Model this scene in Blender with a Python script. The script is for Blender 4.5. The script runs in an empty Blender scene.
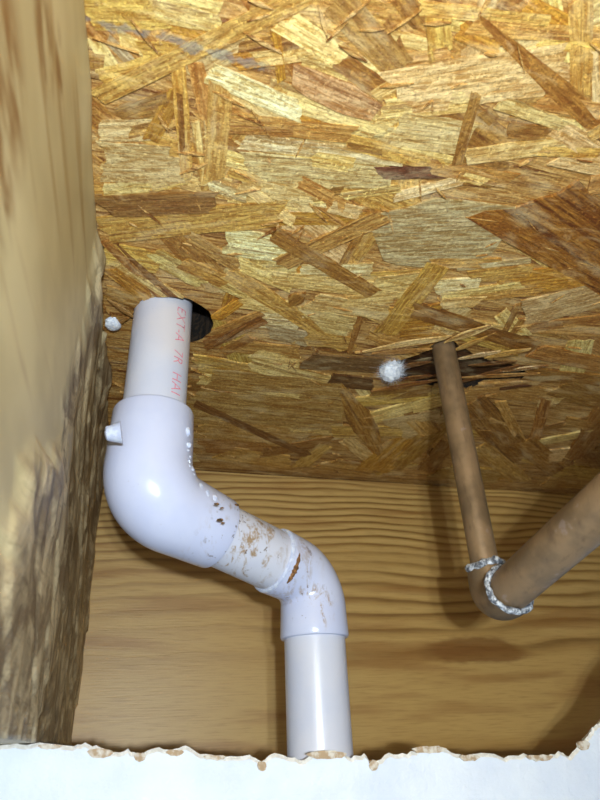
import bpy, bmesh, math, random
from mathutils import Vector, Matrix
random.seed(7)
scene = bpy.context.scene
COL = scene.collection

# ------------------------------------------------------------------ camera
F = 600.0
RIGHT = Vector((0.9667983, -0.2524673, -0.0395124))
FWD = Vector((0.2383463, 0.8351422, 0.4957102))
UP = Vector((-0.0921521, -0.4886694, 0.8675887))
CAM = Vector((0.0363045, -0.5410551, -0.2331644))
cd = bpy.data.cameras.new('camera'); cam = bpy.data.objects.new('camera', cd); COL.objects.link(cam)
M3 = Matrix((RIGHT, UP, -FWD)).transposed()
cam.matrix_world = Matrix.Translation(CAM) @ M3.to_4x4()
cd.sensor_fit = 'VERTICAL'; cd.sensor_height = 36.0; cd.lens = F / 800.0 * 36.0
cd.clip_start = 0.004; cd.clip_end = 20
cd.dof.use_dof = True; cd.dof.focus_distance = 0.34; cd.dof.aperture_fstop = 16.0
scene.camera = cam

# ------------------------------------------------------------------ light: dim room behind, twin-LED flash beside the lens
world = bpy.data.worlds.new('world'); scene.world = world; world.use_nodes = True
bg = world.node_tree.nodes['Background']
bg.inputs[0].default_value = (0.80, 0.91, 1.0, 1); bg.inputs[1].default_value = 0.13
def flash(off, power):
    l = bpy.data.lights.new('flash_led', 'POINT'); l.energy = power; l.shadow_soft_size = 0.0045
    l.color = (0.83, 0.935, 1.0)
    o = bpy.data.objects.new('flash_led', l); COL.objects.link(o)
    o.location = CAM + RIGHT * off[0] + UP * off[1] + FWD * off[2]
flash((0.024, 0.050, -0.10), 5.5)
flash((0.042, 0.050, -0.10), 3.1)
vs = scene.view_settings
vs.view_transform = 'Standard'; vs.look = 'None'; vs.gamma = 1.0; vs.exposure = 0.0; vs.use_curve_mapping = False

# ------------------------------------------------------------------ helpers
def ray(u, v): return FWD + RIGHT * ((u - 300) / F) + UP * ((400 - v) / F)
def on_z(u, v, z=0.0):
    d = ray(u, v); return CAM + d * ((z - CAM.z) / d.z)
def on_y(u, v, y):
    d = ray(u, v); return CAM + d * ((y - CAM.y) / d.y)
def srgb(r, g, b):
    f = lambda c: (c / 255 / 12.92) if c / 255 <= 0.04045 else ((c / 255 + 0.055) / 1.055) ** 2.4
    return (f(r), f(g), f(b), 1.0)

class NT:
    def __init__(self, name):
        self.m = bpy.data.materials.new(name); self.m.use_nodes = True
        self.t = self.m.node_tree; self.b = self.t.nodes['Principled BSDF']
    def n(self, kind, **kw):
        x = self.t.nodes.new(kind)
        for k, v in kw.items(): setattr(x, k, v)
        return x
    def put(self, sock, v):
        if hasattr(v, 'is_linked') or isinstance(v, bpy.types.NodeSocket): self.t.links.new(v, sock)
        else: sock.default_value = v
    def math(self, op, a, b=0.0, c=0.0, clamp=False):
        x = self.n('ShaderNodeMath', operation=op, use_clamp=clamp)
        self.put(x.inputs[0], a); self.put(x.inputs[1], b)
        if op in ('MULTIPLY_ADD', 'SMOOTH_MIN'): self.put(x.inputs[2], c)
        return x.outputs[0]
    def mapping(self, v, scale=(1, 1, 1), loc=(0, 0, 0), rot=(0, 0, 0)):
        x = self.n('ShaderNodeMapping'); self.put(x.inputs['Vector'], v)
        x.inputs['Scale'].default_value = scale; x.inputs['Location'].default_value = loc; x.inputs['Rotation'].default_value = rot
        return x.outputs[0]
    def noise(self, v, scale=1.0, detail=3.0, rough=0.55, dist=0.0):
        x = self.n('ShaderNodeTexNoise'); self.put(x.inputs['Vector'], v)
        x.inputs['Scale'].default_value = scale; x.inputs['Detail'].default_value = detail
        x.inputs['Roughness'].default_value = rough; x.inputs['Distortion'].default_value = dist
        return x.outputs['Fac']
    def ramp(self, f, stops):
        x = self.n('ShaderNodeValToRGB'); self.put(x.inputs[0], f)
        e = x.color_ramp.elements
        while len(e) > 1: e.remove(e[-1])
        e[0].position, e[0].color = stops[0]
        for p, c in stops[1:]:
            k = e.new(p); k.color = c
        return x.outputs[0]
    def step(self, f, a, b, lo=0.0, hi=1.0):
        x = self.n('ShaderNodeMapRange', interpolation_type='SMOOTHSTEP'); self.put(x.inputs[0], f)
        x.inputs[1].default_value = a; x.inputs[2].default_value = b; x.inputs[3].default_value = lo; x.inputs[4].default_value = hi
        return x.outputs[0]
    def mix(self, f, a, b, mode='MIX'):
        x = self.n('ShaderNodeMix', data_type='RGBA', blend_type=mode)
        self.put(x.inputs[0], f); self.put(x.inputs[6], a); self.put(x.inputs[7], b)
        return x.outputs[2]
    def add(self, a, b):
        x = self.n('ShaderNodeVectorMath', operation='ADD'); self.put(x.inputs[0], a); self.put(x.inputs[1], b); return x.outputs[0]
    def obj(self): return self.n('ShaderNodeTexCoord').outputs['Object']
    def pos(self): return self.n('ShaderNodeNewGeometry').outputs['Position']
    def sep(self, v):
        x = self.n('ShaderNodeSeparateXYZ'); self.put(x.inputs[0], v); return x.outputs
    def bump(self, h, dist, strength=1.0):
        x = self.n('ShaderNodeBump'); x.inputs['Strength'].default_value = strength; x.inputs['Distance'].default_value = dist
        self.put(x.inputs['Height'], h); self.t.links.new(x.outputs[0], self.b.inputs['Normal'])
    def spot(self, p, c, r0, r1):          # 1 inside r0, 0 beyond r1 of a point
        x = self.n('ShaderNodeVectorMath', operation='DISTANCE'); self.put(x.inputs[0], p); x.inputs[1].default_value = c
        return self.step(x.outputs['Value'], r0, r1, 1.0, 0.0)
    def out(self, color, rough=0.6, spec=0.4, metal=0.0):
        self.put(self.b.inputs['Base Color'], color); self.put(self.b.inputs['Roughness'], rough)
        self.b.inputs['Specular IOR Level'].default_value = spec; self.put(self.b.inputs['Metallic'], metal)
        return self.m
def g(v): return (v, v, v, 1)

def link(name, me, mat=None, parent=None, smooth=False, **props):
    o = bpy.data.objects.new(name, me); COL.objects.link(o)
    if mat and not me.materials: me.materials.append(mat)
    if parent: o.parent = parent
    if smooth:
        for p in me.polygons: p.use_smooth = True
    for k, v in props.items(): o[k] = v
    return o
def empty(name, loc, **props):
    o = bpy.data.objects.new(name, None); COL.objects.link(o); o.location = loc; o.empty_display_size = 0.02
    for k, v in props.items(): o[k] = v
    return o
def bm_mesh(bm, name):
    me = bpy.data.meshes.new(name); bmesh.ops.recalc_face_normals(bm, faces=bm.faces); bm.to_mesh(me); bm.free(); return me
def box_bm(lo, hi):
    bm = bmesh.new(); bmesh.ops.create_cube(bm, size=1.0)
    for v in bm.verts: v.co = Vector([lo[i] + (v.co[i] + .5) * (hi[i] - lo[i]) for i in range(3)])
    return bm
def prism(poly, z0, z1):
    bm = bmesh.new()
    a = [bm.verts.new((p[0], p[1], z0)) for p in poly]; b = [bm.verts.new((p[0], p[1], z1)) for p in poly]
    bm.faces.new(a); bm.faces.new(b[::-1]); n = len(poly)
    for i in range(n): bm.faces.new((a[i], a[(i + 1) % n], b[(i + 1) % n], b[i]))
    return bm
def tube(path, radii, n=40, wobble=None, caps=True, base=None):
    """round sweep along a list of points; wobble(i, j) adds to the radius"""
    bm = bmesh.new(); path = [Vector(p) for p in path]; rings = []
    t0 = (path[1] - path[0]).normalized()
    ref = Vector((0, -1, 0)) if abs(t0.y) < 0.9 else Vector((0, 0, 1))
    u = (ref - t0 * ref.dot(t0)).normalized()
    for i, p in enumerate(path):
        if i == 0: t = t0
        elif i == len(path) - 1: t = (path[-1] - path[-2]).normalized()
        else: t = ((path[i + 1] - p).normalized() + (p - path[i - 1]).normalized()).normalized()
        u = (u - t * u.dot(t)).normalized(); w = t.cross(u)
        ring = []
        for j in range(n):
            a = 2 * math.pi * j / n; r = radii[i] + (wobble(i, j) if wobble else 0)
            ring.append(bm.verts.new(p + (u * math.cos(a) + w * math.sin(a)) * r))
        rings.append(ring)
    for i in range(len(rings) - 1):
        for j in range(n):
            bm.faces.new((rings[i][j], rings[i][(j + 1) % n], rings[i + 1][(j + 1) % n], rings[i + 1][j]))
    if caps: bm.faces.new(rings[0][::-1]); bm.faces.new(rings[-1])
    return bm
def corner_path(a, p, b, rb, n=16):
    """a -> p -> b with the corner at p rounded to radius rb; returns points and the share of the way"""
    a, p, b = Vector(a), Vector(p), Vector(b)
    d0 = (p - a).normalized(); d1 = (b - p).normalized()
    ang = d0.angle(d1); t = rb * math.tan(ang / 2)
    s, e = p - d0 * t, p + d1 * t
    nrm = (d1 - d0 * d1.dot(d0)).normalized(); c = s + nrm * rb
    pts = []
    for k in range(n + 1):
        q = ang * k / n
        pts.append(c - nrm * rb * math.cos(q) + d0 * rb * math.sin(q))
    return pts, s, e, d0, d1
def boolean_cut(o, cutter):
    md = o.modifiers.new('cut', 'BOOLEAN'); md.operation = 'DIFFERENCE'; md.object = cutter; md.solver = 'EXACT'; md.material_mode = 'TRANSFER'
    dg = bpy.context.evaluated_depsgraph_get(); dg.update()
    me = bpy.data.meshes.new_from_object(o.evaluated_get(dg)); o.modifiers.clear()
    old = o.data; o.data = me
    if not me.materials: me.materials.append(old.materials[0])

# ------------------------------------------------------------------ materials
def strand_material():
    m = NT('strand_wood'); oc = m.obj(); info = m.n('ShaderNodeObjectInfo')
    rnd = m.math('MULTIPLY', info.outputs['Random'], 7.0)
    cx = m.n('ShaderNodeCombineXYZ'); m.put(cx.inputs[0], rnd); m.put(cx.inputs[1], m.math('MULTIPLY', rnd, 1.7)); m.put(cx.inputs[2], rnd)
    p = m.add(oc, cx.outputs[0])
    w0 = m.pos(); gs = info.outputs['Alpha']
    grain = m.noise(m.mapping(p, (70, 620, 60)), 1, 4, .65, .5)
    lines = m.noise(m.mapping(p, (9, 230, 20)), 1, 4, .6, .9)
    blot = m.noise(m.mapping(p, (30, 90, 30)), 1, 3)
    fuzz = m.noise(w0, 560, 3, .7)
    speck = m.noise(p, 700, 2, .6)
    wide = m.noise(m.mapping(w0, (34, 110, 50)), 1, 4, .65, 1.2)
    base = info.outputs['Color']
    c = m.mix(m.step(grain, .36, .66), m.mix(1.0, base, srgb(196, 170, 128), 'MULTIPLY'), base)
    c = m.mix(m.math('MULTIPLY', m.step(lines, .50, .62), gs), c, m.mix(1.0, base, srgb(140, 100, 60), 'MULTIPLY'))
    c = m.mix(m.step(blot, .52, .72, 0, .32), c, srgb(248, 230, 176))
    c = m.mix(m.step(blot, .48, .25, 0, .5), c, m.mix(1.0, base, srgb(200, 168, 114), 'MULTIPLY'))
    c = m.mix(m.step(wide, .54, .70, 0, .5), c, m.mix(.4, m.mix(1.0, base, (1.25, 1.25, 1.2, 1), 'MULTIPLY'), srgb(246, 226, 172)))
    c = m.mix(m.step(wide, .46, .30, 0, .55), c, m.mix(1.0, base, srgb(190, 152, 98), 'MULTIPLY'))
    c = m.mix(m.step(fuzz, .52, .70, 0, .6), c, m.mix(1.0, base, srgb(162, 128, 84), 'MULTIPLY'))
    c = m.mix(m.step(fuzz, .46, .30, 0, .55), c, m.mix(1.0, base, (1.45, 1.45, 1.35, 1), 'MULTIPLY'))
    c = m.mix(m.step(speck, .60, .70, 0, .5), c, srgb(116, 78, 40))
    # blue-grey chalk mark snapped across the panel
    w = m.pos(); x, y, z = m.sep(w)
    a, b = on_z(88, 18), on_z(255, 62); d = (b - a); L = d.length; d.normalize()
    al = m.math('ADD', m.math('MULTIPLY', m.math('SUBTRACT', x, a.x), d.x), m.math('MULTIPLY', m.math('SUBTRACT', y, a.y), d.y))
    ac = m.math('ABSOLUTE', m.math('SUBTRACT', m.math('MULTIPLY', m.math('SUBTRACT', x, a.x), -d.y), m.math('MULTIPLY', m.math('SUBTRACT', y, a.y), -d.x)))
    nb = m.noise(w, 190, 3); ac = m.math('ADD', ac, m.math('MULTIPLY', m.math('SUBTRACT', nb, .5), .010))
    chalk = m.math('MULTIPLY', m.step(ac, .0002, .0020, 1, 0), m.math('MULTIPLY', m.step(al, -.01, .0, 0, 1), m.step(al, L, L + .01, 1, 0)))
    c = m.mix(m.math('MULTIPLY', chalk, .5), c, srgb(118, 128, 130))
    h = m.math('ADD', m.math('MULTIPLY', grain, .7), m.math('MULTIPLY', fuzz, .8))
    h = m.math('ADD', h, m.math('MULTIPLY', lines, .8))
    m.bump(h, .0009, 1.0)
    return m.out(c, m.step(grain, .3, .7, .62, .42), .45)
STRAND = strand_material()

def ring_wood():
    m = NT('joist_wood'); oc = m.obj(); x, y, z = m.sep(oc)
    n1 = m.noise(m.mapping(oc, (2.6, 3, 7)), 1, 2)
    n2 = m.noise(m.mapping(oc, (9, 5, 40)), 1, 2)
    dz = m.math('ADD', m.math('ADD', z, .214), m.math('MULTIPLY', m.math('SUBTRACT', n1, .5), .050))
    dz = m.math('ADD', dz, m.math('MULTIPLY', x, -.020))
    dz = m.math('ADD', dz, m.math('MULTIPLY', m.math('SUBTRACT', n2, .5), .006))
    ph = m.math('ADD', m.math('DIVIDE', m.math('MULTIPLY', dz, dz), .00225), m.math('MULTIPLY', n2, .25))
    fr = m.math('FRACT', ph)
    light, mid, dark = srgb(206, 169, 102), srgb(186, 146, 80), srgb(134, 95, 44)
    c = m.ramp(fr, [(0, mid), (.12, light), (.45, light), (.66, mid), (.86, dark), (.95, dark), (1, mid)])
    c = m.mix(m.step(m.noise(m.mapping(oc, (6, 4, 22), (5, 0, 3)), 1, 3), .42, .66, 0, .65), c, srgb(192, 153, 88))
    # the band contrast is soft in the left and lower part of the board
    soft = m.math('MULTIPLY', m.step(z, -.115, -.06, 1, 0), m.step(m.math('ADD', x, m.math('MULTIPLY', n1, .1)), .12, .34, .66, .15))
    c = m.mix(soft, c, srgb(200, 162, 98))
    c = m.mix(m.math('MULTIPLY', m.step(m.noise(m.mapping(oc, (5, 4, 55)), 1, 3), .48, .66), .6), c, srgb(160, 112, 56))
    # resin-dark flame figure
    c0 = on_y(478, 652, 0)
    wv = m.n('ShaderNodeCombineXYZ'); m.put(wv.inputs[0], x); m.put(wv.inputs[2], m.math('MULTIPLY', m.math('ADD', z, m.math('MULTIPLY', m.math('SUBTRACT', m.noise(m.mapping(oc, (14, 4, 60)), 1, 4), .5), .034)), 4.2))
    rs = m.spot(wv.outputs[0], (c0.x, 0, c0.z * 4.2), .040, .066)
    c = m.mix(m.math('MULTIPLY', rs, .72), c, srgb(128, 80, 32))
    fine = m.noise(m.mapping(oc, (40, 30, 900)), 1, 3, .6)
    c = m.mix(m.step(fine, .45, .75, 0, .4), c, m.mix(1.0, c, srgb(186, 160, 124), 'MULTIPLY'))
    m.bump(m.math('ADD', m.math('MULTIPLY', fine, .5), fr), .0005, .5)
    return m.out(c, .42, .45)
JOIST = ring_wood()

def wane_wood():
    m = NT('waney_wood'); oc = m.obj()
    at = m.n('ShaderNodeAttribute', attribute_name='wane'); wn = at.outputs['Fac']
    blot = m.noise(m.mapping(oc, (20, 9, 17)), 1, 3)
    streak = m.noise(m.mapping(oc, (20, 6, 60)), 1, 3, .55, .6)
    c = m.mix(m.step(blot, .38, .68), srgb(206, 188, 140), srgb(232, 216, 168))
    c = m.mix(m.step(streak, .55, .75, 0, .6), c, srgb(170, 132, 74))
    # brown water stains near the lens end
    for (yy, zz, r) in ((-.455, -.106, .020), (-.437, -.066, .014), (-.440, -.124, .014), (-.420, -.050, .008)):
        st = m.spot(m.add(m.mapping(oc, (0, .55, 1.0)), (0, 0, 0)), (0, yy * .55, zz), r * .35, r)
        st = m.math('MULTIPLY', st, m.step(m.noise(m.mapping(oc, (10, 30, 130)), 1, 3), .38, .6))
        c = m.mix(m.math('MULTIPLY', st, .9), c, srgb(140, 92, 40))
    tear = m.noise(m.mapping(oc, (60, 26, 26), rot=(.5, 0, 0)), 1, 4, .65, 1.4)
    fib = m.noise(m.mapping(oc, (60, 60, 330), rot=(1.35, 0, 0)), 1, 4, .65, .8)
    wc = m.mix(m.step(tear, .40, .62), srgb(132, 112, 84), srgb(210, 190, 150))
    wc = m.mix(m.step(fib, .54, .74, 0, .6), wc, srgb(104, 84, 62))
    wc = m.mix(m.step(tear, .62, .72, 0, .7), wc, srgb(186, 172, 150))
    c = m.mix(wn, c, wc)
    h = m.math('ADD', m.math('MULTIPLY', m.math('ADD', m.math('MULTIPLY', tear, 2.2), fib), wn), m.math('MULTIPLY', streak, .25))
    m.bump(h, .0010, .7)
    return m.out(c, .5, .4)
WANE = wane_wood()

# ---- pipe layout in metres (origin: top inner corner of the bay, z = 0 the underside of the panel)
_h = on_z(163, 315); PX, PY = _h.x, _h.y
def on_vertical(u, v):        # the point of the upper pipe's axis seen at a pixel
    d = ray(u, v); t = ((PX - CAM.x) * d.x + (PY - CAM.y) * d.y) / (d.x * d.x + d.y * d.y); return Vector((PX, PY, CAM.z + d.z * t))
E1 = on_vertical(147, 499); E2 = Vector((.1395, -.1873, -.1472)); R_PVC = .0175
QX, QY = .2277, -.2373
QE = Vector((QX, QY, -.1715)); HEND = CAM + ray(600, 509) * .268

def pvc_material(name, ca, cb, rough):
    m = NT(name); w = m.pos()
    n = m.noise(w, 45, 3); f = m.noise(w, 420, 4, .65)
    c = m.mix(m.step(n, .35, .7), ca, cb)
    # tan grime gathered around the joints, and scuffs
    gn = m.math('MULTIPLY', m.step(m.noise(m.mapping(w, (120, 60, 60)), 1, 5, .7, 1.0), .50, .62), m.step(f, .34, .56))
    d = (E2 - E1).normalized()
    for cpt, r0, r1, a in ((E1 + d * .046, .012, .034, .8), (E1 + d * .062, .012, .032, 1.0), (E2 - d * .020, .010, .026, 1.0), (E2 + Vector((-.005, -.018, -.020)), .006, .016, .9)):
        s = m.math('MULTIPLY', m.math('MULTIPLY', m.spot(w, cpt, r0, r1), gn), a)
        c = m.mix(s, c, srgb(150, 116, 62))
        s2 = m.math('MULTIPLY', m.spot(w, cpt, r0, r1), m.step(m.noise(w, 230, 4), .63, .68))
        c = m.mix(m.math('MULTIPLY', s2, a), c, srgb(92, 66, 40))
    up = m.spot(w, (PX + .012, PY - .012, -.02), .012, .03)
    c = m.mix(m.math('MULTIPLY', up, .35), c, srgb(226, 208, 190))
    c = m.mix(m.step(f, .68, .76, 0, .35), c, srgb(150, 140, 130))
    m.bump(f, .0002, .25)
    return m.out(c, rough, .5)
PVC = pvc_material('white_pvc_pipe', srgb(204, 205, 217), srgb(197, 200, 216), .32)
FIT = pvc_material('white_pvc_fitting', srgb(200, 205, 229), srgb(194, 200, 227), .2)
def copper_material():
    m = NT('tarnished_copper'); oc = m.pos()
    n = m.noise(oc, 55, 4); f = m.noise(m.mapping(oc, (300, 120, 60)), 1, 4, .6)
    c = m.mix(m.step(n, .35, .65), srgb(110, 90, 66), srgb(138, 112, 82))
    c = m.mix(m.step(f, .5, .75, 0, .6), c, srgb(84, 66, 50))
    c = m.mix(m.step(m.noise(oc, 110, 3), .62, .72, 0, .5), c, srgb(150, 134, 128))
    m.bump(f, .0003, .4)
    return m.out(c, m.step(n, .3, .7, .36, .5), .5, .3)
COPPER = copper_material()
def simple(name, a, b, scale, rough, bump=.0004, spec=.4, metal=0.0, lo=.4, hi=.62):
    m = NT(name); oc = m.pos(); n = m.noise(oc, scale, 4, .6)
    m.bump(n, bump, .8); return m.out(m.mix(m.step(n, lo, hi), a, b), rough, spec, metal)
SOLDER = simple('crusty_solder', srgb(84, 88, 98), srgb(206, 212, 222), 420, .45, .0012, .5, .2)
GLUE = simple('dried_cement', srgb(188, 196, 222), srgb(212, 219, 236), 300, .28)
GRIME = simple('brown_grime', srgb(58, 42, 26), srgb(128, 90, 46), 500, .7)
FLUFF = simple('white_fibre', srgb(212, 218, 230), srgb(244, 247, 252), 500, .9)
INK = simple('pink_ink', srgb(214, 112, 134), srgb(228, 146, 162), 700, .5)
DARKWOOD = simple('dark_void_wood', srgb(16, 12, 9), srgb(52, 38, 24), 330, .9)  # near-black wood colour for the hole walls and the layers above the panel
def drywall_material():
    m = NT('gypsum_board'); w = m.pos()
    n = m.noise(w, 26, 3); f = m.noise(w, 300, 4)
    c = m.mix(m.step(n, .3, .7), srgb(218, 226, 242), srgb(232, 238, 248))
    m.bump(m.math('ADD', m.math('MULTIPLY', n, 2.5), f), .0012, .6)
    return m.out(c, .7, .3)
DRYWALL = drywall_material()
PAPER = simple('torn_kraft_paper', srgb(176, 150, 120), srgb(216, 208, 196), 240, .85)
GYPSUM = simple('gypsum_core', srgb(226, 222, 214), srgb(244, 242, 238), 320, .9, .001)

# ------------------------------------------------------------------ the panel overhead
X0, X1, Y0, Y1 = -.06, .95, -.95, .04
bm = box_bm((X0, Y0, 0), (X1, Y1, .0115))
ceiling = link('ceiling', bm_mesh(bm, 'ceiling'), STRAND, kind='structure',
               label='oriented strand board subfloor overhead with overlapping golden wood strands')
ceiling.color = srgb(206, 166, 98)

# holes
hc = on_z(176, 312)
HR = .0250; _r = on_z(213, 326); HOLE = Vector((_r.x - HR, _r.y, 0))
poly = []
for k in range(40):
    a = 2 * math.pi * k / 40; r = HR + random.uniform(-.0007, .0007)
    poly.append((HOLE.x + math.cos(a) * r, HOLE.y + math.sin(a) * r))
cut1 = link('cutter', bm_mesh(prism(poly, -.02, .05), 'cutter'), DARKWOOD)
gash_px = [(425, 352), (436, 343), (462, 346), (476, 356), (506, 362), (528, 371), (520, 378), (484, 380), (466, 388), (446, 382), (432, 384), (404, 378), (384, 374), (378, 366), (400, 360)]
gash = [on_z(*p) for p in gash_px]
cut2 = link('cutter', bm_mesh(prism([(p.x, p.y) for p in gash], -.02, .0045), 'cutter'), DARKWOOD)
poly3 = [(QX + math.cos(k * math.pi / 12) * .0098, QY + math.sin(k * math.pi / 12) * .0098) for k in range(24)]
cut3 = link('cutter', bm_mesh(prism(poly3, -.02, .05), 'cutter'), DARKWOOD)
CUTS = [(cut1, HOLE.x, HOLE.y, HR + .001), (cut2, None, None, 0), (cut3, QX, QY, .0105)]
gx0, gx1 = min(p.x for p in gash), max(p.x for p in gash); gy0, gy1 = min(p.y for p in gash), max(p.y for p in gash)

# strands: (x1, y1, x2, y2, width px, tint[, end]) traced along their length on the panel, lowest first
W_, L_, Y_, T_, B_, D_, P_, G_, K_ = ((252, 230, 184), (244, 213, 144), (222, 180, 98), (206, 160, 92), (176, 128, 64), (120, 84, 44), (222, 192, 140), (186, 168, 132), (206, 152, 62))
S = [
 (85,14,165,12,34,Y_),(150,2,220,18,32,L_),(60,60,130,70,26,B_),(95,40,125,85,14,L_),(108,38,142,72,10,G_),(118,35,165,60,14,L_),(140,48,180,52,18,Y_),
 (100,75,160,60,16,Y_),(100,130,160,128,22,P_),(105,150,170,155,18,P_),(120,115,170,100,20,B_),(130,130,175,120,16,T_),(150,140,178,90,18,K_),
 (103,168,185,170,26,P_),(103,190,150,186,14,L_),(150,186,190,176,12,Y_),(195,60,208,120,16,T_),(198,120,206,185,14,L_),(232,62,280,55,18,K_),(240,50,300,38,18,B_),
 (230,88,300,128,18,L_),(255,58,330,50,16,L_),(275,30,282,80,10,K_),(285,20,390,88,28,L_),(300,60,350,75,14,L_),(340,60,385,92,22,B_),(333,-4,400,68,34,(182,138,74)),
 (385,20,402,60,16,B_),(400,-4,422,22,22,B_),(390,35,430,45,14,L_),(395,60,450,52,14,T_),(437,14,441,56,26,Y_),(460,28,500,46,24,K_),(500,-2,530,14,20,B_),(528,4,568,24,20,K_),
 (375,95,400,80,14,L_),(380,110,470,100,22,L_),(420,8,548,20,14,Y_),(470,26,612,36,17,(216,172,96)),(538,43,612,48,11,Y_),(580,-6,581,94,24,Y_),(595,50,600,120,16,P_),
 (395,92,556,68,50,P_),(392,128,470,138,36,P_),(483,110,494,120,14,B_),(508,130,548,134,16,B_),(500,102,575,128,15,L_),(465,156,566,143,17,L_),(540,100,610,112,18,T_),(560,128,610,160,22,P_),
 (480,18,660,178,26,(176,124,58),'p'),(556,158,606,168,16,P_),(540,150,600,152,10,Y_),
 (229,120,352,134,18,T_),(225,128,335,132,9,B_),(243,140,402,158,15,W_),(222,140,250,158,12,B_),(263,150,352,164,16,L_),(222,155,260,165,16,L_),(250,166,392,176,28,P_),
 (345,140,444,166,15,Y_),(347,144,382,151,7,B_),(400,150,452,160,10,L_),(395,196,465,178,10,W_),(430,165,512,180,16,(190,140,76)),(462,175,485,181,10,L_),(378,172,468,170,13,(128,78,54)),
 (240,180,330,196,24,P_),(300,197,342,189,8,B_),(312,200,400,187,8,L_),(230,170,260,182,10,Y_),(300,180,345,205,14,T_),(330,205,360,212,14,P_),
 (103,230,282,212,26,Y_),(207,182,246,196,11,W_),(250,188,294,222,12,L_),(226,240,300,252,26,W_),(250,262,300,262,20,L_),(102,252,160,262,22,Y_),(150,252,204,282,16,L_),(183,243,202,258,12,B_),(190,236,238,266,12,T_),
 (110,268,150,296,14,K_),(120,262,180,300,12,L_),(105,240,170,304,8,B_),(113,243,178,300,7,(150,104,50)),(183,262,250,292,14,(196,146,76)),(220,280,262,300,14,L_),(105,290,140,302,12,B_),
 (101,205,214,201,22,(166,118,64)),(178,60,187,176,14,Y_),(180,92,184,176,6,B_),(221,86,214,180,24,(206,168,96)),(209,72,300,110,22,W_),(293,73,376,112,33,(206,164,120),'r'),
 (97,97,312,-8,21,(214,168,96)),
 (280,232,310,240,8,T_),(273,232,374,292,15,(176,128,64)),(343,262,361,230,7,B_),(354,256,378,224,17,Y_),(280,263,384,214,16,(192,150,86)),
 (273,277,408,292,15,L_),(300,270,372,268,12,W_),(240,262,290,285,14,L_),(375,282,430,276,12,L_),
 (375,238,506,232,70,G_,'r'),(456,164,476,92,11,(172,124,62)),(503,187,660,288,86,(190,132,60)),
 (430,262,500,262,10,Y_),(457,267,530,259,5,W_),(433,286,478,284,15,W_),(470,276,530,270,12,Y_),(500,284,606,272,24,K_),(440,295,522,283,7,L_),(470,296,540,290,8,T_),(523,313,612,290,26,P_),(515,324,606,330,13,T_),(527,327,606,318,9,B_),
 (232,278,300,318,14,L_),(240,300,292,308,14,L_),(255,318,300,322,16,W_),(300,316,352,326,20,L_),(268,330,306,338,14,G_),(300,338,350,342,12,T_),(310,300,390,312,16,L_),(345,300,395,296,10,L_),
 (290,304,302,292,14,B_,'p'),(228,272,348,348,15,Y_),(205,345,264,318,10,(160,112,56)),(212,332,262,312,7,T_),(222,352,252,336,9,B_),(215,318,240,300,9,K_),(232,345,300,352,12,T_),(349,352,360,316,6,B_),
 (195,362,260,372,16,Y_),(195,396,342,410,54,(190,150,88)),(250,362,345,386,15,L_),(200,378,300,392,12,L_),(255,352,300,362,10,L_),(290,395,350,402,10,Y_),
 (200,428,300,438,20,T_),(290,428,337,431,7,L_),(200,444,272,448,14,B_),(225,452,290,462,14,Y_),(262,452,330,440,9,B_),(300,466,326,444,12,Y_),(325,462,372,470,12,T_),(330,430,400,432,12,Y_),(345,438,375,462,12,L_),(195,402,308,454,7,(150,104,52)),
 (306,360,380,365,15,(128,98,62)),(330,378,372,384,12,D_),(372,395,432,388,12,B_),(350,402,446,392,10,Y_),(340,384,380,452,24,(182,132,66),'p'),(370,418,450,396,12,L_),(395,430,450,420,26,P_),(410,410,432,440,14,B_),(420,420,450,450,20,T_),(372,470,412,438,26,K_),(395,464,446,420,18,(196,146,68)),(425,470,450,440,16,B_),
 (395,322,436,318,30,K_),(385,332,438,264,20,(222,176,86)),(440,302,480,300,10,L_),(446,322,500,330,14,L_),(500,312,522,334,16,L_),(460,332,520,350,12,Y_),(489,360,518,303,6,B_),(498,352,522,318,6,(190,140,70)),(412,308,535,346,15,(176,124,60)),
 (535,350,612,366,15,(180,132,70)),(470,388,540,384,10,T_),(520,372,600,380,12,B_),(500,390,560,398,16,T_),(470,402,522,458,30,(170,122,62)),(500,400,525,448,10,T_),(488,420,512,428,9,L_),(538,402,560,400,8,L_),(546,398,532,448,11,B_),(536,442,588,432,6,L_),(520,440,560,470,22,B_),(560,386,612,402,22,(172,124,62)),(574,458,612,402,22,B_),(548,455,582,452,12,P_),(565,420,590,425,9,T_),(480,445,520,480,18,T_),(590,450,620,490,20,B_),(545,480,600,484,12,T_),
 (440,470,500,476,14,T_),(560,470,600,474,12,Y_),
]
_top = [(101,205,214,201,22,(166,118,64)),(273,232,374,292,15,(176,128,64)),(280,263,384,214,16,(192,150,86)),(343,262,361,230,7,B_),(385,332,438,264,20,(222,176,86)),(290,304,302,292,14,B_,'p'),(340,384,380,452,24,(182,132,66),'p')]
S = [q for q in S if q[:5] not in [t[:5] for t in _top] and q[:4] not in ((503,187,660,288), (412,308,535,346))] + _top + [
 (412,308,535,346,15,(160,108,48)),(519,199,660,290,84,(172,114,46))]
flakes = []
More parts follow.
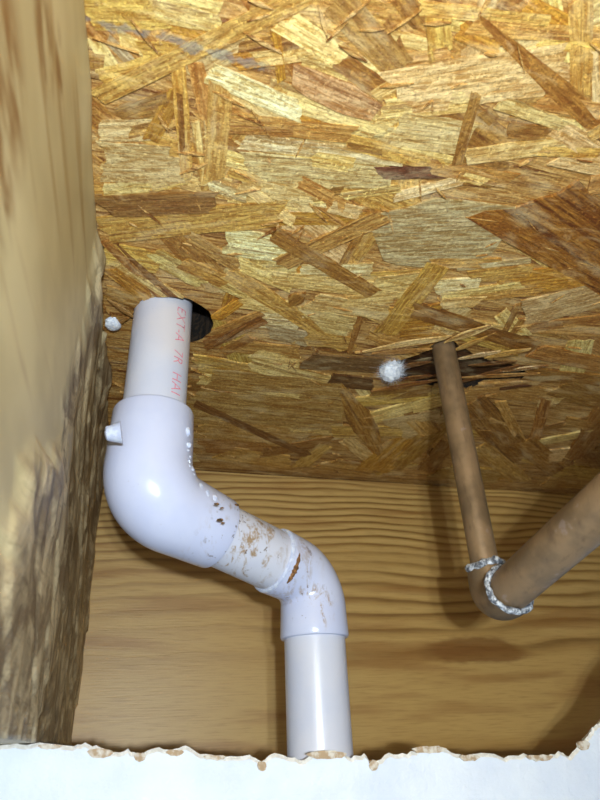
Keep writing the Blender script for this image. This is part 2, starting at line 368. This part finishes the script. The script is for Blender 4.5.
def flake_mesh(Ln, Wd, depth, end='j', rnd=random):
    """outline of one strand in its own plane, grain along x, lower face at z = 0, sides up to +depth"""
    n = 5; top = []; bot = []
    sk0 = rnd.uniform(-.35, .35) * min(Wd, Ln * .4); sk1 = rnd.uniform(-.35, .35) * min(Wd, Ln * .4)
    for k in range(n + 1):
        t = k / n; x = (t - .5) * Ln
        sh = 1.0
        if end == 'p': sh = max(.18, min(1, 1.9 * t + .2, 1.9 * (1 - t) + .35))
        if end == 'r': sh = max(.62, math.sqrt(max(0, 1 - (2 * t - 1) ** 2 * .8)))
        w = Wd * .5 * sh
        top.append((x + (sk0 if k == 0 else sk1 if k == n else 0), w * rnd.uniform(.90, 1.05)))
        bot.append((x - (sk0 if k == 0 else sk1 if k == n else 0), -w * rnd.uniform(.90, 1.05)))
    cap1 = []; cap0 = []
    if end == 'j' and Wd > .004:
        for q in (.6, .2, -.25, -.6):
            cap1.append((Ln * .5 + sk1 * q + rnd.uniform(-.05, .05) * min(Ln, Wd * 2.5), Wd * .5 * q))
            cap0.append((-Ln * .5 + sk0 * q + rnd.uniform(-.05, .05) * min(Ln, Wd * 2.5), Wd * .5 * q))
    outline = top + cap1 + bot[::-1] + cap0[::-1]
    me_bm = prism(outline, 0, depth)
    return bm_mesh(me_bm, 'strand')
def overlaps_cut(ob, me):
    R = ob.matrix_basis; out = []
    xs = [(R @ v.co) for v in me.vertices]
    ax, bx = min(v.x for v in xs), max(v.x for v in xs); ay, by = min(v.y for v in xs), max(v.y for v in xs)
    for cut, cx, cy, r in CUTS:
        if cx is None:
            if ax < gx1 and bx > gx0 and ay < gy1 and by > gy0: out.append(cut)
        elif ax < cx + r and bx > cx - r and ay < cy + r and by > cy - r: out.append(cut)
    return out
order = [0]
def place_strand(mid, ang, Ln, Wd, tint, end='j', cut=True):
    order[0] += 1
    zlow = -.00025 - order[0] * .0000045
    me = flake_mesh(Ln, Wd, -zlow + .0003, end)
    o = link('strand', me, STRAND, ceiling)
    o.location = (mid.x, mid.y, zlow); o.rotation_euler = (random.uniform(-.003, .003), random.uniform(-.002, .002), ang)
    j = random.uniform(.93, 1.05); o.color = srgb(*[min(255, c * j * t_ * random.uniform(.98, 1.02)) for c, t_ in zip(tint, (1.02, 1.045, 1.0))])
    o.color[3] = .95 if Wd > .03 and tint[0] < 175 else .08 if tint in (P_, G_) else random.choice((.15, .4, .7))
    if cut:
        for c in overlaps_cut(o, me): boolean_cut(o, c)
    return o
# random under-layer of strands first, where the traced ones leave the board bare, and beyond the frame
nfill = 300 - len(S)
for k in range(nfill):
    if k < nfill * .68:
        p = on_z(random.uniform(88, 610), random.uniform(-5, 480) )
    else:
        p = Vector((random.uniform(.0, .8), random.uniform(-.75, -.02), 0))
    a = random.gauss(0.15, .75)
    Ln = random.uniform(.028, .085); Wd = random.uniform(.006, .022)
    place_strand(p, a, Ln, Wd, random.choice((Y_, L_, T_, P_, T_, B_, Y_, K_)))
for s in S:
    x1, y1, x2, y2, w, tint = s[:6]; end = s[6] if len(s) > 6 else 'j'
    a, b = on_z(x1, y1), on_z(x2, y2); mid = (a + b) / 2; d = b - a
    mu, mv = (x1 + x2) / 2, (y1 + y2) / 2
    l = math.hypot(x2 - x1, y2 - y1); nx, ny = -(y2 - y1) / l, (x2 - x1) / l
    q0, q1 = on_z(mu - nx * w / 2, mv - ny * w / 2), on_z(mu + nx * w / 2, mv + ny * w / 2)
    dn = d.normalized(); perp = Vector((-dn.y, dn.x, 0)); Wd = abs((q1 - q0).dot(perp))
    place_strand(mid, math.atan2(d.y, d.x), d.length, Wd, tint, end)
for c, *_ in CUTS: boolean_cut(ceiling, c)

# loose slivers between the strands: too many and too thin to pick apart
bm = bmesh.new()
for k in range(170):
    if k < 110: p = on_z(random.uniform(90, 610), random.uniform(-5, 482))
    else: p = Vector((random.uniform(0, .85), random.uniform(-.8, -.01), 0))
    if (p - HOLE).length < HR + .008 or (gx0 - .004 < p.x < gx1 + .004 and gy0 - .004 < p.y < gy1 + .004): continue
    a = random.gauss(.15, .8); L = random.uniform(.004, .018); w = random.uniform(.0004, .0016)
    c, s = math.cos(a), math.sin(a); z = -.0018 - random.uniform(0, .0003)
    pts = [(-L / 2, 0), (0, -w / 2), (L / 2, 0), (0, w / 2)]
    lo = [bm.verts.new((p.x + x * c - y * s, p.y + x * s + y * c, z)) for x, y in pts]
    hi = [bm.verts.new((p.x + x * c - y * s, p.y + x * s + y * c, .0005)) for x, y in pts]
    bm.faces.new(lo)
    for i in range(4): bm.faces.new((lo[i], lo[(i + 1) % 4], hi[(i + 1) % 4], hi[i]))
sl = link('slivers', bm_mesh(bm, 'slivers'), STRAND, ceiling, kind='stuff'); sl.color = srgb(216, 176, 106)

# the rest of the board's strands, beyond the part seen here: one joined piece for each run of grain
rs_ = random.Random(21)
def in_frame(p):
    d = p - CAM; f_ = d.dot(FWD)
    if f_ <= .02: return False
    return -40 < 300 + F * d.dot(RIGHT) / f_ < 640 and -50 < 400 - F * d.dot(UP) / f_ < 850
for k in range(10):
    ang = -.9 + 1.9 * k / 9 + rs_.uniform(-.1, .1); ca_, sa_ = math.cos(ang), math.sin(ang); bm = bmesh.new()
    for q in range(85):
        p = Vector((rs_.uniform(-.02, .93), rs_.uniform(-.93, .0), 0)); L = rs_.uniform(.03, .09); w = rs_.uniform(.007, .022)
        if in_frame(p) or p.y > -.03: continue
        lx, ly = p.x * ca_ + p.y * sa_, -p.x * sa_ + p.y * ca_; z = -.0004 - rs_.uniform(0, .0010)
        out = [(-L / 2, -w / 2 * rs_.uniform(.6, 1)), (0, -w / 2), (L / 2, -w / 2 * rs_.uniform(.6, 1)), (L / 2 + rs_.uniform(-.005, .005), 0), (L / 2, w / 2 * rs_.uniform(.6, 1)), (0, w / 2), (-L / 2, w / 2 * rs_.uniform(.6, 1))]
        lo = [bm.verts.new((lx + x, ly + y, z)) for x, y in out]; hi = [bm.verts.new((lx + x, ly + y, .0003)) for x, y in out]
        bm.faces.new(lo)
        for i in range(7): bm.faces.new((lo[i], lo[(i + 1) % 7], hi[(i + 1) % 7], hi[i]))
    o = link('strands', bm_mesh(bm, 'strands'), STRAND, ceiling, kind='stuff'); o.rotation_euler.z = ang
    o.color = srgb(*(Y_, L_, T_, P_, B_, K_, Y_, L_, T_, B_)[k]); o.color[3] = .4

# cavity walls above the holes (the dark space inside the floor)
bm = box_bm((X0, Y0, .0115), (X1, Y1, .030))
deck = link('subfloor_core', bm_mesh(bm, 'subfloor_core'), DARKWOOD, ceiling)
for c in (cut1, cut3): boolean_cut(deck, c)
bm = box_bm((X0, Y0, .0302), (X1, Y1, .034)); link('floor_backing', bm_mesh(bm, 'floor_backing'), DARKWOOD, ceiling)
# dark torn fibres lining the gash
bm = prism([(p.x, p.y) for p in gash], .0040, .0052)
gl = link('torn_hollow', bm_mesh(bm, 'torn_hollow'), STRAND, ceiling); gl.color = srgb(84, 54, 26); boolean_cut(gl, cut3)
for c in (cut1, cut2, cut3):
    me = c.data; bpy.data.objects.remove(c); bpy.data.meshes.remove(me)
# splinters that hang out of the torn edge round the copper pipe
def splinter(x1, y1, x2, y2, wpx, tint, z1, z2, depth=.0009):
    a, b = on_z(x1, y1, z1), on_z(x2, y2, z2); d = b - a; L = d.length
    sc = (a - CAM).length / F; me = flake_mesh(L, wpx * sc * 1.25, depth, 'p')
    o = link('splinter', me, STRAND, ceiling); o.location = (a + b) / 2
    ex = d.normalized(); ez = (Vector((0, 0, 1)) - ex * ex.z).normalized(); ey = ez.cross(ex)
    o.rotation_euler = Matrix((ex, ey, ez)).transposed().to_euler(); o.color = srgb(*tint)
for s in ((366,352,448,338,10,L_,-.0030,-.0048),(372,354,430,350,6,T_,-.0030,-.0032),(446,342,492,326,8,L_,-.0035,-.0030),(452,352,486,338,6,Y_,-.002,-.004),
          (456,360,500,352,5,W_,-.003,-.0045),(470,366,516,362,5,(150,110,60),-.001,-.004),(380,372,430,362,6,(128,88,44),.001,-.003),(396,380,436,376,5,B_,0,-.003),
          (455,384,520,366,6,(140,96,48),.001,-.004),(462,378,540,374,5,(196,150,84),-.002,-.004),(470,392,530,386,5,(120,80,40),0,-.003),(404,366,434,358,5,(88,58,30),.002,-.001),
          (486,358,530,350,7,Y_,-.003,-.004),(500,372,548,366,4,W_,-.003,-.004),(372,392,440,380,6,(170,120,60),-.0028,-.004),
          (214,346,246,326,4,(150,104,54),-.003,-.004),(104,330,128,318,5,B_,-.002,-.004),(108,300,134,318,4,(190,150,90),-.003,-.004)):
    splinter(*s)

# ------------------------------------------------------------------ back joist
bm = box_bm((-.04, 0, -.2620), (X1, .038, -.0004))
bmesh.ops.bevel(bm, geom=[e for e in bm.edges if abs(e.verts[0].co.y) < 1e-5 and abs(e.verts[1].co.y) < 1e-5 and abs(e.verts[0].co.z - e.verts[1].co.z) < 1e-5], offset=.003, segments=3, affect='EDGES')
link('wall_back', bm_mesh(bm, 'wall_back'), JOIST, kind='structure', label='golden pine floor joist with horizontal grain behind the pipes')

# ------------------------------------------------------------------ left joist: smooth face near the lens, waney torn bark edge farther in
def hsh(a, b): 
    v = math.sin(a * 127.1 + b * 311.7) * 43758.5453; return v - math.floor(v)
def vn(a, b):
    ia, ib = math.floor(a), math.floor(b); fa, fb = a - ia, b - ib
    fa = fa * fa * (3 - 2 * fa); fb = fb * fb * (3 - 2 * fb)
    return (hsh(ia, ib) * (1 - fa) + hsh(ia + 1, ib) * fa) * (1 - fb) + (hsh(ia, ib + 1) * (1 - fa) + hsh(ia + 1, ib + 1) * fa) * fb
def sst(x, a, b):
    t = max(0, min(1, (x - a) / (b - a))); return t * t * (3 - 2 * t)
NY, NZ = 330, 150; ya, yb, za, zb = -.72, -.0002, -.2285, -.0001
verts = []; faces = []; wane = []
for i in range(NY + 1):
    for j in range(NZ + 1):
        y = ya + (yb - ya) * i / NY; z = za + (zb - za) * j / NZ
        edge = -.300 + .030 * (vn(z * 60, 3.1) - .5) + .02 * (vn(z * 190, 8) - .5) - .085 * sst(-z, .10, .19)
        m_ = sst(y, edge, edge + .030) * (1 - .75 * sst(z, -.018, -.004) * (vn(y * 45, 2) < .55))
        def terr(v, n):
            v *= n; k = math.floor(v); f_ = v - k; return (k + sst(f_, .0, .22)) / n
        rough = .0030 + (vn(y * 30, z * 14) - .5) * .0030 + (vn(y * 120, z * 50) - .5) * .0010 + (terr(.6 * vn(y * 16 + z * 24, z * 9 - y * 6) + .4 * vn(y * 60 + z * 50, z * 30), 5) - .5) * .0065
        x = m_ * (rough - .0016) + (vn(y * 9, z * 9) - .5) * .0016
        x += .0036 * sst(z, -.03, -.004) * vn(y * 26, 5.5) * sst(y, -.43, -.36)
        x = min(x, .0075)
        verts.append((x, y, z)); wane.append(m_)
nf = len(verts)
def vid(i, j): return i * (NZ + 1) + j
for i in range(NY):
    for j in range(NZ): faces.append((vid(i, j), vid(i + 1, j), vid(i + 1, j + 1), vid(i, j + 1)))
# closed box behind the face
rim = [vid(i, 0) for i in range(NY + 1)] + [vid(NY, j) for j in range(1, NZ + 1)] + [vid(i, NZ) for i in range(NY - 1, -1, -1)] + [vid(0, j) for j in range(NZ - 1, 0, -1)]
bk = {}
for r_ in rim:
    v = verts[r_]; bk[r_] = len(verts); verts.append((-.038, v[1], v[2])); wane.append(0.0)
for a, b in zip(rim, rim[1:] + rim[:1]): faces.append((a, bk[a], bk[b], b))
faces.append([bk[r_] for r_ in rim][::-1])
me = bpy.data.meshes.new('wall_left'); me.from_pydata(verts, [], faces)
at = me.attributes.new('wane', 'FLOAT', 'POINT'); at.data.foreach_set('value', wane)
me.validate(); me.update()
b2 = bmesh.new(); b2.from_mesh(me); bmesh.ops.recalc_face_normals(b2, faces=b2.faces); b2.to_mesh(me); b2.free()
wall_left = link('wall_left', me, WANE, smooth=True, kind='structure', label='pale waney-edged timber at the left with torn greyish bark layer')
# ------------------------------------------------------------------ PVC drain
d12 = (E2 - E1).normalized()
drain = empty('drain_pipe', (E2.x, E2.y, -.34), label='white plastic drain pipe with two elbows dropping from the subfloor hole', category='pipe')
def child(name, bm, mat, parent, smooth=True, **kw):
    me = bm_mesh(bm, name); o = link(name, me, mat, parent, smooth, **kw)
    r = parent
    off = Vector((0, 0, 0))
    while r: off += r.location; r = r.parent
    me.transform(Matrix.Translation(-off))
    if smooth:
        b = bmesh.new(); b.from_mesh(me)
        for e in b.edges:
            if len(e.link_faces) == 2 and e.calc_face_angle() > .6: e.smooth = False
        b.to_mesh(me); b.free()
    return o
TOPZ = on_vertical(153, 413).z
up = child('pipe', tube([(PX, PY, .029), (PX, PY, -.03), (PX, PY, TOPZ - .02)], [R_PVC] * 3, 56), PVC, drain, label='upper white pipe length with pink printing')
mid = child('pipe', tube([E1 + d12 * .03, E1 + d12 * .08, E2 - d12 * .012], [R_PVC] * 3, 56), PVC, drain)
low = child('pipe', tube([E2 + Vector((0, 0, -.02)), E2 + Vector((0, 0, -.1)), (E2.x, E2.y, -.34)], [R_PVC] * 3, 56), PVC, drain)
# first elbow, a thick-walled sweep
def elbow(a_in, corner, a_out, rb, prof, wob=0.0):
    pts, s, e, d0, d1 = corner_path(a_in, corner, a_out, rb, 18)
    a_in, a_out = Vector(a_in), Vector(a_out); L0 = (s - a_in).length; L1 = (a_out - e).length
    path = [a_in - d0 * 0.0, a_in + d0 * .0006, a_in + d0 * .0018, a_in + d0 * L0 * .5, a_in + d0 * L0 * .85] + pts + [e + d1 * L1 * .3, e + d1 * L1 * .7, a_out - d1 * .0014, a_out - d1 * .0004, a_out]
    n = len(path); cum = [0]
    for i in range(1, n): cum.append(cum[-1] + (path[i] - path[i - 1]).length)
    rad = []
    for i in range(n):
        t = cum[i] / cum[-1]; 
        for (t0, r0), (t1, r1) in zip(prof, prof[1:]):
            if t0 <= t <= t1: r = r0 + (r1 - r0) * sst(t, t0, t1); break
        if i in (0, n - 1): r -= .0012
        elif i in (1, n - 2): r -= .0004
        rad.append(r)
    return tube(path, rad, 56)
el1 = child('elbow', elbow((PX, PY, TOPZ), E1, E1 + d12 * .0465, .024, [(0, .0222), (.25, .0228), (.5, .0238), (.8, .0212), (1, .0200)]), FIT, drain, label='thick glossy upper elbow')
el2 = child('elbow', elbow(E2 - d12 * .0300, E2, E2 + Vector((0, 0, -.0345)), .021, [(0, .0192), (.25, .0188), (.5, .0186), (.75, .0193), (1, .0198)]), FIT, drain, label='lower elbow smeared with brown grime')
# sprue nub on the elbow's left side
def px_point(u, v, depth): return CAM + ray(u, v) * depth
nb = px_point(115, 433, .292); nd = (RIGHT * -1 + UP * -.12 - FWD * .25).normalized()
bm = tube([nb - nd * .003, nb + nd * .0002, nb + nd * .0022, nb + nd * .0038, nb + nd * .0046], [.0056, .0046, .0040, .0036, .0022], 18, wobble=lambda i, j: random.uniform(-.0004, .0004) if i > 2 else 0)
child('sprue_nub', bm, GLUE, el1)
# crumbs of dried cement on the elbow's inner curve
def blob(name, p, r, mat, parent, squash=(1, 1, 1), seed=0, sub=2):
    bm = bmesh.new(); bmesh.ops.create_icosphere(bm, subdivisions=sub, radius=r); rr = random.Random(seed)
    for v in bm.verts: v.co = Vector([v.co[i] * squash[i] for i in range(3)]) * rr.uniform(.72, 1.25) + Vector(p)
    return child(name, bm, mat, parent)
in1 = (RIGHT * .93 + UP * .37).normalized()
_p, _s, _e, _d0, _d1 = corner_path((PX, PY, TOPZ), E1, E1 + d12 * .0465, .024, 18)
_pts = [Vector((PX, PY, TOPZ)) + (_s - Vector((PX, PY, TOPZ))) * q for q in (.35, .55, .8)] + _p[::2] + [_e + _d1 * q for q in (.004, .009, .015)]
for k in range(1, len(_pts) - 1):
    tg = (_pts[k + 1] - _pts[k - 1]).normalized()
    for q in range(2):
        pd = (in1 + FWD * random.uniform(-.25, .0)); pd = (pd - tg * pd.dot(tg)).normalized()
        if 3 < k < 6 and q: continue
        blob('cement_crumb', _pts[k] + pd * (.0226 if k < 9 else .0210) + tg * random.uniform(-.002, .002), random.uniform(.0007, .0017), GLUE, el1, (random.uniform(.7, 1.4), random.uniform(.5, 1), random.uniform(.7, 1.5)), k * 2 + q)
for k, (u, v, r) in enumerate(((236, 505, 2.6), (217, 504, 2.2), (222, 508, 1.8), (220, 520, 3.0), (223, 523, 1.8))):
    blob('grime_speck', px_point(u, v, (.327, .302, .303, .302, .303)[k]), r * .00036, GRIME, el1, (1.7, .8, .7), 50 + k, 2)
# bead of cement at the mouth of the lower elbow
c0 = E2 - d12 * .0298
u_ = Vector((0, -1, 0)); u_ = (u_ - d12 * u_.dot(d12)).normalized(); w_ = d12.cross(u_)
path = [c0 + (u_ * math.cos(a) + w_ * math.sin(a)) * .0180 for a in [2 * math.pi * k / 48 for k in range(49)]]
child('cement_bead', tube(path, [.0011 + .0005 * random.random() for _ in path], 8), GLUE, el2)
c1 = E2 - d12 * .026
path = [c1 + (u_ * math.cos(a) + w_ * math.sin(a)) * .0191 for a in [(-.15 + .95 * k / 24) for k in range(25)]]
child('grime_streak', tube(path, [.0004 + .0014 * math.sin(math.pi * k / 24) * random.uniform(.4, 1.3) for k in range(25)], 7), simple('rust_grime', srgb(92, 64, 38), srgb(142, 100, 60), 420, .8), el2)
# printing on the upper pipe
fc = bpy.data.curves.new('print', 'FONT'); fc.body = 'EXT-A  7R  HAI'; fc.size = .0098; fc.offset = -.00012; fc.space_character = 1.05
fo = bpy.data.objects.new('print', fc); COL.objects.link(fo); bpy.context.view_layer.update()
tm = bpy.data.meshes.new_from_object(fo.evaluated_get(bpy.context.evaluated_depsgraph_get())); bpy.data.objects.remove(fo)
bm = bmesh.new(); bm.from_mesh(tm); bpy.data.meshes.remove(tm)
for _ in range(2): bmesh.ops.subdivide_edges(bm, edges=[e for e in bm.edges if e.calc_length() > .0012], cuts=1)
bmesh.ops.triangulate(bm, faces=bm.faces)
wid = max(v.co.x for v in bm.verts)
view = math.atan2(CAM.y - PY, CAM.x - PX)
for v in bm.verts:
    s = v.co.x / wid; z = -.0035 - s * .0600
    # letters read downwards, their tops towards the right-hand side
    a = view + math.radians(40) + (v.co.y - .004) / R_PVC
    v.co = Vector((PX + math.cos(a) * (R_PVC + .00012), PY + math.sin(a) * (R_PVC + .00012), z))
child('print', bm, INK, up, smooth=False, label='pink lettering printed along the pipe')

# ------------------------------------------------------------------ copper line
cop = empty('copper_pipe', (QX, QY, QE.z), label='tarnished copper water pipe with soldered elbow turning towards the viewer', category='pipe')
hd = (HEND - QE).normalized(); RV, RH = .00795, .0111
child('pipe', tube([(QX, QY, .028), (QX, QY, -.06), (QX, QY, QE.z + .008)], [RV] * 3, 40), COPPER, cop, label='thin vertical copper riser')
child('pipe', tube([QE + hd * .010, QE + hd * .1, QE + hd * .40], [RH] * 3, 44), COPPER, cop, label='thicker copper length running towards the viewer')
pts, s, e, d0, d1 = corner_path((QX, QY, QE.z + .020), QE, QE + hd * .020, .0095, 14)
path = [Vector((QX, QY, QE.z + .0205)), Vector((QX, QY, QE.z + .0200)), Vector((QX, QY, QE.z + .0150))] + pts + [QE + hd * .0130, QE + hd * .0165, QE + hd * .017]
n = len(path)
rad = [.0092, .0103, .0107] + [.0108 + (.0130 - .0108) * k / 14 for k in range(15)] + [.0133, .0132, .0122]
ce = child('elbow', tube(path, rad, 44), COPPER, cop, label='copper reducing elbow')
def solder(c, d, R, r, parent):
    ref = Vector((0, 0, 1)) if abs(d.z) < .9 else Vector((0, -1, 0)); u = (ref - d * ref.dot(d)).normalized(); w = d.cross(u)
    path = []
    for k in range(57):
        a = 2 * math.pi * k / 56; path.append(c + (u * math.cos(a) + w * math.sin(a)) * R + d * (.0011 * math.sin(a * 2 + 1) + .0003 * math.sin(a * 9)))
    rs = [r * (1 + .18 * math.sin(k * .56 + 1) * math.sin(k * 1.35)) for k in range(57)]; rs[-1] = rs[0]
    child('solder_joint', tube(path, rs, 9, wobble=lambda i, j: random.uniform(-.00010, .00010)), SOLDER, parent)
solder(Vector((QX, QY, QE.z + .0208)), Vector((0, 0, 1)), .0092, .0023, ce)
solder(QE + hd * .0172, hd, .0124, .0017, ce)

# ------------------------------------------------------------------ fibre tuft and caulk dab
def tuft(name, u, v, z, r, label, cat, nh, squash=(1, 1, 1.1)):
    c = on_z(u, v, z); t = empty(name, c, label=label, category=cat)
    bm = bmesh.new(); bmesh.ops.create_icosphere(bm, subdivisions=3, radius=r)
    for q in bm.verts:
        k = .8 + .45 * vn(q.co.x * 900 + 5, q.co.y * 900 + q.co.z * 700)
        q.co = Vector((q.co.x * squash[0], q.co.y * squash[1], q.co.z * squash[2])) * k + c
    child('wad', bm, FLUFF, t)
    bm = bmesh.new()
    for k in range(nh):
        d = Vector((random.gauss(0, 1), random.gauss(0, 1), random.gauss(.2, 1))).normalized()
        a = c + Vector((d.x * squash[0], d.y * squash[1], d.z * squash[2])) * r * .8; b = a + (d + Vector((random.gauss(0, .5), random.gauss(0, .5), random.gauss(.4, .5)))) * r * random.uniform(.25, .75)
        w = Vector((random.gauss(0, 1), random.gauss(0, 1), random.gauss(0, 1))).normalized() * .00012; x = d.cross(w).normalized() * .00012
        A = [bm.verts.new(a + w), bm.verts.new(a - w), bm.verts.new(a + x)]; B = bm.verts.new(b)
        for i in range(3): bm.faces.new((A[i], A[(i + 1) % 3], B))
    child('fibres', bm, FLUFF, t, smooth=False, kind='stuff')
    return t
tuft('insulation_tuft', 391, 371, -.0040, .0074, 'small tuft of white fibre stuck in the torn gash beside the copper pipe', 'tuft', 1500, (.95, 1.15, .9))
cp = on_z(113, 324, -.003)
t = empty('caulk_dab', cp, label='tiny bluish-white dab stuck to the board left of the drain pipe', category='caulk')
bm = bmesh.new(); bmesh.ops.create_icosphere(bm, subdivisions=3, radius=.0054); rr = random.Random(4)
for v in bm.verts: v.co = Vector((v.co.x * .9, v.co.y * 1.1, v.co.z * .5)) * rr.uniform(.88, 1.1) + cp
child('dab', bm, FLUFF, t)

# ------------------------------------------------------------------ broken gypsum board edge at the front
YD = -.215; TH = .0127
edge_px = [(-40, 742), (0, 745), (20, 744), (45, 743), (70, 747), (85, 742), (100, 748), (112, 752), (128, 750), (140, 755), (155, 748), (172, 750), (186, 747), (200, 753), (225, 757), (250, 755), (262, 762), (275, 753), (292, 757), (305, 760), (318, 752), (336, 750), (352, 757), (365, 754), (374, 764), (390, 753), (408, 754), (424, 747), (440, 746), (452, 752), (470, 756), (486, 752), (505, 757), (525, 754), (545, 757), (560, 752), (570, 756), (578, 748), (588, 738), (594, 728), (600, 724)]
top = []
for (u0, v0), (u1, v1) in zip(edge_px, edge_px[1:]):
    for k in range(4):
        t = k / 4; p = on_y(u0 + (u1 - u0) * t, v0 + (v1 - v0) * t, YD); top.append((p.x, p.z + random.uniform(-.0006, .0006)))
p = on_y(*edge_px[-1], YD); top += [(p.x, p.z), (.312, -.218), (.325, -.204), (.337, -.195), (.36, -.178), (.40, -.152), (.47, -.12), (.60, -.10)]
top = [(-.30, -.2305)] + top
zb_ = -.46
bm = bmesh.new(); rows = []
for i, (x, z) in enumerate(top):
    j = random.uniform(-.0012, .0012)
    rows.append([bm.verts.new((x, YD, zb_)), bm.verts.new((x, YD, z - .0018)), bm.verts.new((x, YD + .0014, z)), bm.verts.new((x, YD + TH * .55, z - .0035 + j)), bm.verts.new((x, YD + TH, z - .006 + j)), bm.verts.new((x, YD + TH, zb_))])
for a, b in zip(rows, rows[1:]):
    for q in range(5):
        f = bm.faces.new((a[q], b[q], b[q + 1], a[q + 1])); f.material_index = 0 if q in (0, 4) else 1
    bm.faces.new((a[5], b[5], b[0], a[0]))
bm.faces.new(rows[0]); bm.faces.new(rows[-1][::-1])
me = bm_mesh(bm, 'wall_front'); me.materials.append(DRYWALL); me.materials.append(GYPSUM)
wf = link('wall_front', me, None, kind='structure', label='broken bluish-white gypsum board edge in front of the pipes')
# torn kraft paper left on the edge
for (u, v, w, h) in ((100, 752, 26, 9), (140, 756, 12, 8), (175, 752, 18, 5), (262, 765, 9, 9), (327, 754, 40, 7), (374, 764, 9, 10), (430, 749, 34, 6), (470, 757, 20, 5), (540, 757, 26, 5), (584, 744, 12, 9), (215, 757, 22, 4), (50, 746, 24, 4)):
    bm = bmesh.new(); n = 9; f0 = []; f1 = []; bk0 = []; bk1 = []
    for k in range(n):
        t = k / (n - 1); uu = u - w / 2 + w * t; s = math.sin(math.pi * t) ** .5
        a = on_y(uu, v - h * .35 * s - random.uniform(0, 1.2), YD - .0012); b = on_y(uu, v + h * .65 * s + random.uniform(0, 1.5), YD - .0012)
        f0.append(bm.verts.new(a)); f1.append(bm.verts.new(b)); bk0.append(bm.verts.new(a + Vector((0, .0016, 0)))); bk1.append(bm.verts.new(b + Vector((0, .0016, 0))))
    for k in range(n - 1):
        bm.faces.new((f0[k], f0[k + 1], f1[k + 1], f1[k])); bm.faces.new((bk0[k], bk1[k], bk1[k + 1], bk0[k + 1]))
        bm.faces.new((f0[k], bk0[k], bk0[k + 1], f0[k + 1])); bm.faces.new((f1[k], f1[k + 1], bk1[k + 1], bk1[k]))
    child('torn_paper', bm, PAPER, wf, smooth=False)
